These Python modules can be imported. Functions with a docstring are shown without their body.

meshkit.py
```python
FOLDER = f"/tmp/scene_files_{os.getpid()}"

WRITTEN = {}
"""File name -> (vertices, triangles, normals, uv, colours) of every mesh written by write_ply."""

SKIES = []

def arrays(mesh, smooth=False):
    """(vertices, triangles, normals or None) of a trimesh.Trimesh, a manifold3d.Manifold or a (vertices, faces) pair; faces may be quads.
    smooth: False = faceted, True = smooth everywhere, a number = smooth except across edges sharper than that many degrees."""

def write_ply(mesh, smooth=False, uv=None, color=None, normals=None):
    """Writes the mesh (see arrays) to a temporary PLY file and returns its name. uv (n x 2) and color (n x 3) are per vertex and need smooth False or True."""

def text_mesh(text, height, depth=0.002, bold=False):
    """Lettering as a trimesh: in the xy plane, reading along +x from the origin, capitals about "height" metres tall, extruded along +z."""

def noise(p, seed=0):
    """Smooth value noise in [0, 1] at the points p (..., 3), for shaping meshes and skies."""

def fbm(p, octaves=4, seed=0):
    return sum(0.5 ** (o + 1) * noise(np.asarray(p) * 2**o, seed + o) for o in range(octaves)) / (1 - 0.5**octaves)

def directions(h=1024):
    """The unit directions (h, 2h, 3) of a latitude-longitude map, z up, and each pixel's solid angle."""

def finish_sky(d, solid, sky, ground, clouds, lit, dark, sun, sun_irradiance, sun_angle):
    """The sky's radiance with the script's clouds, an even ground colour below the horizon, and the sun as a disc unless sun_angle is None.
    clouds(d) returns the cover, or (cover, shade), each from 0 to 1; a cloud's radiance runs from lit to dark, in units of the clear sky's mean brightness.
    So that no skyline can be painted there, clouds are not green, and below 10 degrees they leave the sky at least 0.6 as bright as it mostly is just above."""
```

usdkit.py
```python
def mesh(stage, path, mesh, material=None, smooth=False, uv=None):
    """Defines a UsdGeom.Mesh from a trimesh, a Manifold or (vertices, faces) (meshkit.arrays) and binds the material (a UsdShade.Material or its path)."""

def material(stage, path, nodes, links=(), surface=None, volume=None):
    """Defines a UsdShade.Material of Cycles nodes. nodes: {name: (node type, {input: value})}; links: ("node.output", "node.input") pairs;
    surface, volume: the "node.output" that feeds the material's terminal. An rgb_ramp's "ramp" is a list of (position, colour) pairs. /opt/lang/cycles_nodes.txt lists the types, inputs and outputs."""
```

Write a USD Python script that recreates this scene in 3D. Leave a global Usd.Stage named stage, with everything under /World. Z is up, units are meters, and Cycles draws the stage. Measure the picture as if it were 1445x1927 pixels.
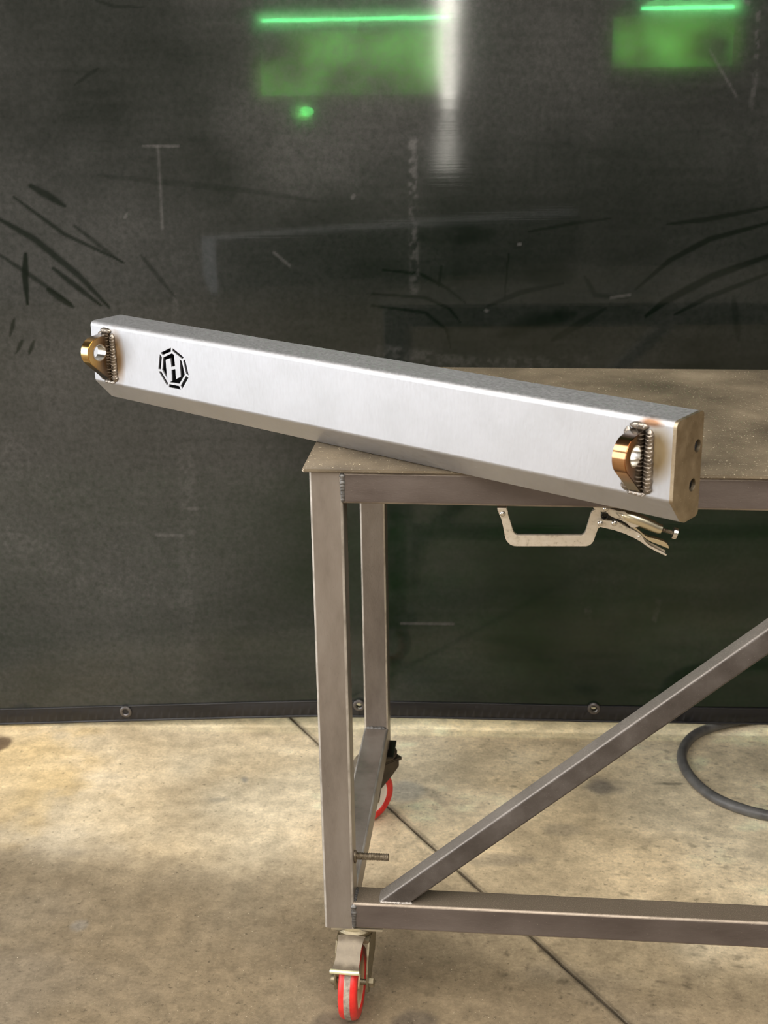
import math, random
import numpy as np
import trimesh
import manifold3d as m3
from shapely.geometry import Polygon, Point, LineString, box as sbox
from shapely.ops import unary_union
from scipy.interpolate import PchipInterpolator
from pxr import Usd, UsdGeom, UsdLux, UsdShade, Gf, Sdf, Vt
import usdkit, meshkit

random.seed(7)
rng = np.random.default_rng(7)
stage = Usd.Stage.CreateInMemory()
UsdGeom.SetStageUpAxis(stage, UsdGeom.Tokens.z)
UsdGeom.SetStageMetersPerUnit(stage, 1.0)
UsdGeom.Xform.Define(stage, '/World')
UsdGeom.Scope.Define(stage, '/World/Looks')

# ------------------------------------------------------------------ camera
FPX = 2513.376
CAM = np.array([0.3095, -1.8836, 1.577])
_pi, _ya, _ro = np.radians([19.3956, -5.9654, -0.9109])
_F = np.array([math.sin(_ya) * math.cos(_pi), math.cos(_ya) * math.cos(_pi), -math.sin(_pi)])
_R = np.array([math.cos(_ya), -math.sin(_ya), 0.0])
_U = np.cross(_R, _F)
_R2 = _R * math.cos(_ro) + _U * math.sin(_ro)
_U2 = -_R * math.sin(_ro) + _U * math.cos(_ro)
cam = UsdGeom.Camera.Define(stage, '/World/camera')
_m = Gf.Matrix4d(*_R2, 0, *_U2, 0, *(-_F), 0, *CAM, 1)
cam.AddTransformOp().Set(_m)
cam.CreateHorizontalApertureAttr(36.0)
cam.CreateVerticalApertureAttr(36.0 * 1927 / 1445)
cam.CreateFocalLengthAttr(36.0 * FPX / 1445)
cam.CreateClippingRangeAttr(Gf.Vec2f(0.05, 100))
cam.CreateFocusDistanceAttr(2.15)
cam.CreateFStopAttr(11.0)
cam.CreateExposureAttr(1.3)


def project(P):
    d = np.asarray(P, float) - CAM
    z = d @ _F
    return 722.5 + FPX * (d @ _R2) / z, 963.5 - FPX * (d @ _U2) / z


def at(px, py, Y):
    """The point of the plane y = Y that was measured at this place of the photograph."""
    d = _F + _R2 * (px - 722.5) / FPX - _U2 * (py - 963.5) / FPX
    return CAM + d * (Y - CAM[1]) / d[1]


# ------------------------------------------------------------------ daylight and lamps
def rect_light(path, loc, rot, w, h, power, color):
    l = UsdLux.RectLight.Define(stage, path)
    l.AddTranslateOp().Set(Gf.Vec3d(*loc))
    l.AddRotateXYZOp().Set(Gf.Vec3f(*rot))
    l.CreateWidthAttr(w)
    l.CreateHeightAttr(h)
    l.CreateIntensityAttr(power)
    l.CreateColorAttr(Gf.Vec3f(*color))
    l.CreateNormalizeAttr(False)
    return l


# the open roll-up doors: daylight entering from the left side and from behind the camera's left
rect_light('/World/door_daylight', (-4.9, -1.7, 1.7), (90, 0, -90), 3.8, 3.2, 1.25, (0.94, 0.97, 1.0))
# a row of skylights in the ceiling
rect_light('/World/skylight_daylight', (-0.8, -3.0, 3.95), (0, 0, 0), 7.0, 5.0, 2.3, (1.0, 0.96, 0.90))
# added unseen light over the bay, brightens the floor behind the eyelets
rect_light('/World/added_bay_fill', (0.3, 2.1, 3.95), (0, 0, 0), 4.0, 1.4, 1.3, (1.0, 0.97, 0.9))
dome = UsdLux.DomeLight.Define(stage, '/World/sky')
dome.CreateIntensityAttr(0.25)
dome.CreateColorAttr(Gf.Vec3f(0.9, 0.95, 1.0))


# ------------------------------------------------------------------ naming helpers
def numbered(parent, name):
    path, k = f'{parent}/{name}', 0
    while stage.GetPrimAtPath(path):
        k += 1
        path = f'{parent}/{name}_{k:03d}'
    return path


def keys(prim, label=None, cat=None, group=None, kind=None):
    for k, v in (('label', label), ('category', cat), ('group', group), ('kind', kind)):
        if v:
            prim.SetCustomDataByKey(k, v)
    return prim


def thing(name, label=None, cat=None, loc=(0, 0, 0), rotz=0.0, group=None, kind=None, parent='/World'):
    x = UsdGeom.Xform.Define(stage, numbered(parent, name))
    x.AddTranslateOp().Set(Gf.Vec3d(*map(float, loc)))
    if rotz:
        x.AddRotateZOp().Set(float(rotz))
    keys(x.GetPrim(), label, cat, group, kind)
    return str(x.GetPath())


def part(name, mesh, mat, parent='/World', smooth=30, label=None, kind=None):
    path = numbered(parent, name)
    usdkit.mesh(stage, path, mesh, mat, smooth=smooth)
    keys(stage.GetPrimAtPath(path), label, kind=kind)
    return path


# ------------------------------------------------------------------ mesh helpers
cat = trimesh.util.concatenate


def bx(x0, x1, y0, y1, z0, z1):
    b = trimesh.creation.box((x1 - x0, y1 - y0, z1 - z0))
    b.apply_translation(((x0 + x1) / 2, (y0 + y1) / 2, (z0 + z1) / 2))
    return b


def rounded(w, h, r, res=4):
    return sbox(-w / 2 + r, -h / 2 + r, w / 2 - r, h / 2 - r).buffer(r, quad_segs=res)


def extrude(poly, depth):
    return trimesh.creation.extrude_polygon(poly, depth, engine='earcut')


def frame_to(mesh, origin, ex, ey, ez):
    T = np.eye(4)
    T[:3, 0], T[:3, 1], T[:3, 2], T[:3, 3] = ex, ey, ez, origin
    mesh.apply_transform(T)
    return mesh


def bar(p0, p1, w, h, r, up=(0, 0, 1)):
    """A rounded rectangular tube from p0 to p1; h is measured along up."""
    p0, p1 = np.array(p0, float), np.array(p1, float)
    ez = (p1 - p0) / np.linalg.norm(p1 - p0)
    ex = np.cross(up, ez)
    ex /= np.linalg.norm(ex)
    return frame_to(extrude(rounded(w, h, r), np.linalg.norm(p1 - p0)), p0, ex, np.cross(ez, ex), ez)


def xz_plate(pts, y0, y1, bev=0.0, zmax=None):
    """An outline in the xz plane, extruded from y0 to y1."""
    poly = pts if not isinstance(pts, list) else Polygon(pts)
    if not poly.is_valid:
        poly = poly.buffer(0)
    if zmax is not None:
        poly = poly.intersection(sbox(-9, -9, 9, zmax))
    if bev:
        m = bevel_extrude(poly, y1 - y0, bev)
    else:
        m = extrude(poly, y1 - y0)
    v = m.vertices.copy()
    m.vertices = np.stack([v[:, 0], y1 - v[:, 2], v[:, 1]], 1)
    return m


def bevel_extrude(poly, depth, bev):
    cs = m3.CrossSection([np.array(g) for g in rings(poly)], m3.FillRule.EvenOdd)
    ins = cs.offset(-bev, m3.JoinType.Round, 2.0, 16)
    a = cs.extrude(depth - 2 * bev).translate((0, 0, bev))
    b = ins.extrude(depth)
    mm = (a + b).to_mesh()
    return trimesh.Trimesh(mm.vert_properties[:, :3], mm.tri_verts, process=False)


def rings(poly):
    out = []
    for g in getattr(poly, 'geoms', [poly]):
        out.append(np.array(g.exterior.coords)[:-1])
        out += [np.array(i.coords)[:-1] for i in g.interiors]
    return out


def lathe(profile, n=40, axis='z'):
    m = trimesh.creation.revolve(np.array(profile, float), sections=n)
    if axis == 'x':
        m.apply_transform(trimesh.transformations.rotation_matrix(math.pi / 2, (0, 1, 0)))
    if axis == 'y':
        m.apply_transform(trimesh.transformations.rotation_matrix(-math.pi / 2, (1, 0, 0)))
    return m


def rod(p0, p1, r, n=24):
    return trimesh.creation.cylinder(r, segment=(p0, p1), sections=n)


def grid_faces(a, b):
    i, j = np.meshgrid(np.arange(a - 1), np.arange(b - 1), indexing='ij')
    k = (i * b + j).ravel()
    return np.vstack([np.stack([k, k + b, k + b + 1], 1), np.stack([k, k + b + 1, k + 1], 1)])


def tube_path(pts, rad, n=14, closed_ends=True):
    p = np.asarray(pts, float)
    rad = np.broadcast_to(rad, (len(p),))
    t = np.gradient(p, axis=0)
    t /= np.linalg.norm(t, axis=1, keepdims=True)
    a = np.cross(t, [0, 0, 1.0])
    bad = np.linalg.norm(a, axis=1) < 1e-3
    a[bad] = np.cross(t[bad], [1.0, 0, 0])
    a /= np.linalg.norm(a, axis=1, keepdims=True)
    b = np.cross(a, t)
    an = np.arange(n) * 2 * math.pi / n
    v = p[:, None] + rad[:, None, None] * (np.cos(an)[None, :, None] * a[:, None] + np.sin(an)[None, :, None] * b[:, None])
    v = v.reshape(-1, 3)
    f = []
    for i in range(len(p) - 1):
        for j in range(n):
            k = (j + 1) % n
            f += [[i * n + j, i * n + k, (i + 1) * n + k], [i * n + j, (i + 1) * n + k, (i + 1) * n + j]]
    v = np.vstack([v, p[:1], p[-1:]])
    for j in range(n):
        k = (j + 1) % n
        f += [[len(v) - 2, k, j], [len(v) - 1, (len(p) - 1) * n + j, (len(p) - 1) * n + k]]
    return trimesh.Trimesh(v, np.array(f), process=False)


def weld(p0, p1, out, side, width, height, pitch=0.0042, wob=0.0):
    """A stacked-dime weld bead from p0 to p1: out is the way it bulges, side its width; crescent ripples lean along it."""
    p0, p1, out, side = (np.array(q, float) for q in (p0, p1, out, side))
    Ln = np.linalg.norm(p1 - p0)
    ax = (p1 - p0) / Ln
    ns, na = max(30, int(Ln / pitch * 9)), 13
    s = np.linspace(0, Ln, ns)
    ph = np.linspace(-math.pi / 2, math.pi / 2, na)
    S, PH = np.meshgrid(s, ph, indexing='ij')
    rip = ((S / pitch - 0.55 * np.cos(PH) + 0.08 * np.sin(S * 900)) % 1.0)
    prof = 1 - 0.30 * rip ** 1.5
    end = np.clip(np.minimum(S, Ln - S) / (height * 1.2), 0.02, 1) ** 0.5
    wv = 1 + wob * (meshkit.noise(np.stack([S * 160, PH * 0, S * 0], -1)) - 0.5)
    o = np.cos(PH) * height * prof * end * wv
    w = np.sin(PH) * width / 2 * (0.92 + 0.08 * prof) * end * wv
    v = p0 + S[..., None] * ax + o[..., None] * out + w[..., None] * side
    return trimesh.Trimesh(v.reshape(-1, 3), grid_faces(ns, na), process=False)


def sphere(c, r, sub=2, scale=(1, 1, 1)):
    m = trimesh.creation.icosphere(sub, 1.0)
    m.apply_scale(np.array(scale) * r)
    m.apply_translation(c)
    return m


# ------------------------------------------------------------------ materials
def look(name, nodes, links, surface):
    return usdkit.material(stage, f'/World/Looks/{name}', nodes, links, surface=surface)


def simple(name, base, rough=0.5, metal=0.0, spec=0.5, **more):
    return look(name, {'p': ('principled_bsdf', {'base_color': base, 'roughness': rough, 'metallic': metal, 'specular_ior_level': spec, **more})}, [], 'p.BSDF')


def mottled(name, stops, scale, rough=(0.4, 0.6), metal=0.0, detail=6, stretch=(1, 1, 1), bump=0.0, bscale=300, coord='position', speck=None, spec=0.5, worn=None, dust=None):
    """Colour ramped over noise, roughness too, optional fine bump and bright specks (dust, spatter)."""
    src = 'g.position' if coord == 'position' else 'tc.object'
    nodes = {
        'g': ('geometry', {}), 'tc': ('texture_coordinate', {}),
        'mp': ('mapping', {'scale': stretch}),
        'n': ('noise_texture', {'scale': scale, 'detail': detail, 'roughness': 0.6}),
        'r': ('rgb_ramp', {'ramp': stops}),
        'mr': ('map_range', {'from_min': 0.3, 'from_max': 0.7, 'to_min': rough[0], 'to_max': rough[1], 'clamp': True}),
        'p': ('principled_bsdf', {'metallic': metal, 'specular_ior_level': spec}),
    }
    links = [(src, 'mp.vector'), ('mp.vector', 'n.vector'), ('n.fac', 'r.fac'), ('n.fac', 'mr.value'), ('mr.result', 'p.roughness')]
    col = 'r.color'
    if speck:
        sc, lo, hi, c = speck
        nodes['sn'] = ('noise_texture', {'scale': sc, 'detail': 3, 'roughness': 0.7})
        nodes['sm'] = ('map_range', {'from_min': lo, 'from_max': hi, 'to_min': 0.0, 'to_max': 1.0, 'clamp': True})
        nodes['sx'] = ('mix', {'color2': c})
        links += [(src, 'sn.vector'), ('sn.fac', 'sm.value'), ('sm.result', 'sx.fac'), (col, 'sx.color1')]
        col = 'sx.color'
    if dust:
        # grinding dust lying on whatever faces up
        nodes['ds'] = ('separate_xyz', {})
        nodes['dz'] = ('map_range', {'from_min': 0.35, 'from_max': 0.70, 'to_min': 0.0, 'to_max': 0.8, 'clamp': True})
        nodes['dn'] = ('noise_texture', {'scale': 700, 'detail': 2})
        nodes['dr'] = ('rgb_ramp', {'ramp': [(0.35, tuple(c * 0.7 for c in dust)), (0.6, dust), (0.72, tuple(min(1, c * 1.7) for c in dust))]})
        nodes['dx'] = ('mix', {})
        links += [('g.normal', 'ds.vector'), ('ds.z', 'dz.value'), ('g.position', 'dn.vector'), ('dn.fac', 'dr.fac'), ('dz.result', 'dx.fac'), (col, 'dx.color1'), ('dr.color', 'dx.color2')]
        col = 'dx.color'
    if worn:
        # brighter corners of square tube: where the normal turns between two axes
        nodes['gs'] = ('separate_xyz', {})
        links.append(('g.normal', 'gs.vector'))
        for k, (a, b) in enumerate(('xy', 'yz', 'xz')):
            nodes[f'w{k}'] = ('math', {'math_type': 'multiply'})
            nodes[f'a{k}'] = ('math', {'math_type': 'absolute'})
            links += [(f'gs.{a}', f'w{k}.value1'), (f'gs.{b}', f'w{k}.value2'), (f'w{k}.value', f'a{k}.value1')]
        nodes['ws'] = ('math', {'math_type': 'add'})
        nodes['wt'] = ('math', {'math_type': 'add'})
        nodes['wm'] = ('map_range', {'from_min': 0.16, 'from_max': 0.40, 'to_min': 0.0, 'to_max': 0.85, 'clamp': True})
        nodes['wn'] = ('noise_texture', {'scale': 16, 'detail': 4, 'roughness': 0.65})
        nodes['wr'] = ('map_range', {'from_min': 0.36, 'from_max': 0.56, 'to_min': 0.35, 'to_max': 1.0, 'clamp': True})
        nodes['wf'] = ('math', {'math_type': 'multiply'})
        links += [('g.position', 'wn.vector'), ('wn.fac', 'wr.value'), ('wr.result', 'wf.value1'), ('wm.result', 'wf.value2')]
        nodes['wx'] = ('mix', {'color2': worn})
        links += [('a0.value', 'ws.value1'), ('a1.value', 'ws.value2'), ('ws.value', 'wt.value1'), ('a2.value', 'wt.value2'), ('wt.value', 'wm.value'), ('wf.value', 'wx.fac'), (col, 'wx.color1')]
        col = 'wx.color'
    links.append((col, 'p.base_color'))
    if bump:
        nodes['bn'] = ('noise_texture', {'scale': bscale, 'detail': 3})
        nodes['b'] = ('bump', {'strength': bump, 'distance': 0.001})
        links += [('mp.vector', 'bn.vector'), ('bn.fac', 'b.height'), ('b.normal', 'p.normal')]
    return look(name, nodes, links, 'p.BSDF')


M = {}
M['tube'] = mottled('mill_scale_steel', [(0.25, (0.16, 0.135, 0.115)), (0.5, (0.27, 0.235, 0.205)), (0.72, (0.36, 0.32, 0.285))], 9, (0.28, 0.46), 0.6, 8, (1, 1, 0.35), 0.25, 500, speck=(420, 0.66, 0.74, (0.05, 0.04, 0.035)), worn=(0.78, 0.74, 0.69))
M['rail'] = mottled('brown_scale_steel', [(0.25, (0.085, 0.066, 0.058)), (0.5, (0.150, 0.122, 0.108)), (0.75, (0.225, 0.188, 0.165))], 8, (0.4, 0.6), 0.5, 8, (0.4, 1, 1), 0.25, 500, speck=(500, 0.66, 0.72, (0.42, 0.36, 0.28)), worn=(0.34, 0.28, 0.22), dust=(0.22, 0.175, 0.125))
M['brace'] = mottled('brace_steel', [(0.25, (0.07, 0.06, 0.055)), (0.5, (0.115, 0.10, 0.092)), (0.75, (0.18, 0.16, 0.15))], 14, (0.35, 0.55), 0.6, 8, (1, 1, 1), 0.3, 600, speck=(600, 0.64, 0.72, (0.5, 0.46, 0.42)), dust=(0.40, 0.36, 0.32))  # dust colour also lightens its top, making up for light from above
M['top'] = mottled('dusty_steel_plate', [(0.25, (0.085, 0.065, 0.044)), (0.45, (0.155, 0.122, 0.081)), (0.6, (0.215, 0.170, 0.113)), (0.8, (0.31, 0.25, 0.17))], 7, (0.42, 0.62), 0.25, 10, (1, 1, 1), 0.4, 300, speck=(260, 0.64, 0.70, (0.80, 0.70, 0.5)), worn=(0.62, 0.54, 0.42))
M['weld'] = mottled('weld_metal', [(0.3, (0.20, 0.17, 0.14)), (0.7, (0.42, 0.37, 0.32))], 90, (0.28, 0.42), 0.9, 4)
M['grey_weld'] = mottled('dull_weld', [(0.3, (0.09, 0.085, 0.08)), (0.7, (0.22, 0.21, 0.20))], 90, (0.45, 0.6), 0.7, 4)
M['plate'] = simple('zinc_plate', (0.62, 0.58, 0.47), 0.3, 0.9)
M['lip'] = simple('bare_lip', (0.90, 0.90, 0.60), 0.35, 0.7)
M['zinc'] = mottled('zinc_dusty', [(0.3, (0.16, 0.135, 0.085)), (0.6, (0.25, 0.21, 0.135)), (0.8, (0.40, 0.35, 0.24))], 60, (0.32, 0.5), 0.6, 6, speck=(300, 0.65, 0.72, (0.75, 0.7, 0.5)))
M['shaded_zinc'] = mottled('table_shaded_zinc', [(0.3, (0.045, 0.036, 0.026)), (0.7, (0.09, 0.072, 0.05))], 60, (0.45, 0.6), 0.4, 5)  # rear fork: zinc darkened, the table's shade put into the colour
M['pedal'] = mottled('dusty_pedal', [(0.3, (0.13, 0.105, 0.075)), (0.6, (0.20, 0.165, 0.12)), (0.8, (0.30, 0.25, 0.18))], 70, (0.4, 0.6), 0.45, 6, speck=(320, 0.69, 0.74, (0.6, 0.53, 0.4)))
M['bright'] = simple('bright_nickel', (0.75, 0.72, 0.66), 0.22, 1.0)
M['nickel'] = mottled('worn_nickel', [(0.25, (0.42, 0.37, 0.30)), (0.45, (0.74, 0.68, 0.58)), (0.8, (0.84, 0.78, 0.69))], 120, (0.34, 0.5), 0.75, 8, speck=(260, 0.68, 0.76, (0.22, 0.18, 0.13)))
M['warm_nickel'] = simple('warm_nickel', (0.74, 0.67, 0.50), 0.27, 1.0)  # nickel with its yellow reflection put into the colour
M['dark'] = simple('dark_oiled_steel', (0.03, 0.027, 0.022), 0.4, 0.6)
M['red'] = mottled('red_polyurethane', [(0.3, (0.62, 0.02, 0.018)), (0.7, (0.74, 0.035, 0.025))], 60, (0.28, 0.45), 0, 4)
M['tread'] = mottled('worn_tread', [(0.3, (0.16, 0.12, 0.10)), (0.5, (0.30, 0.25, 0.20)), (0.7, (0.42, 0.36, 0.29))], 120, (0.6, 0.8), 0, 6)
M['cream'] = simple('cream_hub', (0.72, 0.58, 0.36), 0.45)
M['white_hub'] = simple('pale_hub', (0.82, 0.78, 0.70), 0.45)
M['rubber'] = mottled('grey_black_rubber', [(0.3, (0.07, 0.068, 0.068)), (0.7, (0.15, 0.145, 0.14))], 40, (0.38, 0.55), 0, 6, spec=0.6)
M['stud'] = mottled('stud_steel', [(0.3, (0.16, 0.13, 0.09)), (0.7, (0.38, 0.32, 0.24))], 200, (0.35, 0.5), 0.8, 4)
M['hem'] = mottled('black_vinyl_hem', [(0.3, (0.005, 0.005, 0.006)), (0.7, (0.016, 0.015, 0.017))], 18, (0.3, 0.5), 0, 6, (0.2, 1, 1), 0.15, 120)
M['grommet'] = simple('dark_grommet', (0.16, 0.15, 0.15), 0.35, 0.9)
M['wall'] = mottled('painted_wall', [(0.3, (0.15, 0.13, 0.115)), (0.7, (0.26, 0.23, 0.2))], 1.2, (0.6, 0.8))
M['ceil'] = simple('ceiling_grey', (0.16, 0.15, 0.14), 0.8)
M['housing'] = simple('lamp_housing', (0.7, 0.7, 0.7), 0.5)

# bead-blasted bar steel: pale, satin, with heat tint around the two tabs (bar coordinates: x along, y into depth, z up)
TABS = (0.0402, 1.0821)
_nodes = {
    'tc': ('texture_coordinate', {}),
    'mp': ('mapping', {'scale': (220, 220, 60)}),
    'n': ('noise_texture', {'scale': 1.0, 'detail': 4, 'roughness': 0.65}),
    'n2': ('noise_texture', {'scale': 14.0, 'detail': 5}),
    'r': ('rgb_ramp', {'ramp': [(0.3, (0.53, 0.53, 0.545)), (0.55, (0.56, 0.56, 0.58)), (0.8, (0.58, 0.58, 0.60))]}),
    'mr': ('map_range', {'from_min': 0.3, 'from_max': 0.7, 'to_min': 0.46, 'to_max': 0.60, 'clamp': True}),
    'b': ('bump', {'strength': 0.26, 'distance': 0.0008}),
    'p': ('principled_bsdf', {'metallic': 1.0}),
}
_links = [('tc.object', 'mp.vector'), ('mp.vector', 'n.vector'), ('tc.object', 'n2.vector'), ('n2.fac', 'r.fac'), ('n.fac', 'mr.value'), ('mr.result', 'p.roughness'), ('n.fac', 'b.height'), ('b.normal', 'p.normal')]
_col = 'r.color'
for k, (cx, cz, sx, sz, tint) in enumerate([(0.064, 0.088, 0.026, 0.062, (0.33, 0.22, 0.12)), (1.108, 0.100, 0.030, 0.05, (0.42, 0.33, 0.20)), (1.098, 0.138, 0.024, 0.008, (0.30, 0.17, 0.10))]):
    _nodes[f'hm{k}'] = ('mapping', {'scale': (1 / sx, 1 / 0.05, 1 / sz), 'location': (-cx / sx, 0.0, -cz / sz)})
    _nodes[f'hg{k}'] = ('gradient_texture', {'gradient_type': 'spherical'})
    _nodes[f'ha{k}'] = ('math', {'math_type': 'multiply_add', 'value2': 1.2, 'value3': -0.1})
    _nodes[f'hb{k}'] = ('math', {'math_type': 'multiply', 'use_clamp': True})
    _nodes[f'hx{k}'] = ('mix', {'color2': tint})
    _links += [('tc.object', f'hm{k}.vector'), (f'hm{k}.vector', f'hg{k}.vector'), (f'hg{k}.fac', f'ha{k}.value1'), (f'ha{k}.value', f'hb{k}.value1'), ('n2.fac', f'hb{k}.value2'),
               (f'hb{k}.value', f'hx{k}.fac'), (_col, f'hx{k}.color1')]
    _nodes[f'hb{k}'] = ('math', {'math_type': 'multiply', 'use_clamp': True, 'value2': 1.5})
    _links = [l for l in _links if l != ('n2.fac', f'hb{k}.value2')]
    _col = f'hx{k}.color'
_links.append((_col, 'p.base_color'))
M['bar'] = look('satin_blasted_steel', _nodes, _links, 'p.BSDF')
M['end'] = mottled('brushed_end_plate', [(0.3, (0.34, 0.27, 0.18)), (0.7, (0.50, 0.41, 0.29))], 40, (0.36, 0.5), 1.0, 6, (1, 1, 1), 0.2, 400, speck=(400, 0.66, 0.72, (0.85, 0.78, 0.65)))  # tan reflected from the floor is put into this colour


def tab_look(name, tip, mid, root):
    nodes = {
        'tc': ('texture_coordinate', {}), 's': ('separate_xyz', {}),
        'mr': ('map_range', {'from_min': -0.052, 'from_max': 0.0, 'to_min': 0.0, 'to_max': 1.0, 'clamp': True}),
        'n': ('noise_texture', {'scale': 45, 'detail': 4}),
        'ad': ('math', {'math_type': 'multiply_add', 'value2': 0.5, 'value3': -0.25}),
        'sum': ('math', {'math_type': 'add'}),
        'r': ('rgb_ramp', {'ramp': [(0.0, tip), (0.3, mid), (0.62, root), (1.0, tuple(c * 0.75 for c in root))]}),
        'p': ('principled_bsdf', {'metallic': 1.0, 'roughness': 0.14}),
    }
    links = [('tc.object', 's.vector'), ('s.y', 'mr.value'), ('tc.object', 'n.vector'), ('n.fac', 'ad.value1'), ('mr.result', 'sum.value1'), ('ad.value', 'sum.value2'), ('sum.value', 'r.fac'), ('r.color', 'p.base_color')]
    return look(name, nodes, links, 'p.BSDF')


M['tab_gold'] = tab_look('gold_heat_tint', (0.86, 0.60, 0.24), (0.62, 0.38, 0.14), (0.24, 0.20, 0.16))
M['tab_bronze'] = tab_look('bronze_heat_tint', (0.56, 0.31, 0.15), (0.30, 0.165, 0.095), (0.17, 0.145, 0.12))

# glass panes of the lit windows and lamp tubes
def emit(name, color, strength):
    return look(name, {'e': ('emission', {'color': color, 'strength': strength})}, [], 'e.emission')


# dusty dark-green welding-curtain vinyl: lets a little green light through, mirrors the shop, carries a coat of dust (primvar "dust")
M['vinyl'] = look('green_curtain_vinyl', {
    'g': ('geometry', {}),
    'd': ('attribute', {'attribute': 'dust'}),
    'n': ('noise_texture', {'scale': 90, 'detail': 5, 'roughness': 0.7}),
    'st': ('mapping', {'scale': (3, 3, 260)}),
    'n3': ('noise_texture', {'scale': 1.0, 'detail': 3}),
    'dm': ('map_range', {'from_min': 0.25, 'from_max': 0.75, 'to_min': 0.55, 'to_max': 1.25, 'clamp': True}),
    'mul': ('math', {'math_type': 'multiply', 'use_clamp': True}),
    'b': ('bump', {'strength': 0.05, 'distance': 0.0006}),
    't': ('transparent_bsdf', {'color': (0.008, 0.075, 0.026)}),
    'rf': ('refraction_bsdf', {'color': (0.018, 0.058, 0.018), 'roughness': 0.45, 'IOR': 1.06}),
    'tm': ('mix_closure', {'fac': 0.8}),
    'clean': ('principled_bsdf', {'base_color': (0.002, 0.004, 0.003), 'roughness': 0.07, 'specular_ior_level': 0.5}),
    'cm': ('mix_closure', {'fac': 0.62}),
    'dust': ('principled_bsdf', {'base_color': (0.082, 0.080, 0.076), 'roughness': 0.055, 'specular_ior_level': 0.45}),
    'mx': ('mix_closure', {}),
}, [('g.position', 'n.vector'), ('g.position', 'st.vector'), ('st.vector', 'n3.vector'), ('n3.fac', 'b.height'), ('b.normal', 'clean.normal'), ('b.normal', 'dust.normal'),
    ('n.fac', 'dm.value'), ('dm.result', 'mul.value1'), ('d.fac', 'mul.value2'),
    ('t.BSDF', 'tm.closure1'), ('rf.BSDF', 'tm.closure2'), ('tm.closure', 'cm.closure1'), ('clean.BSDF', 'cm.closure2'),
    ('cm.closure', 'mx.closure1'), ('dust.BSDF', 'mx.closure2'), ('mul.value', 'mx.fac')], 'mx.closure')

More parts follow.
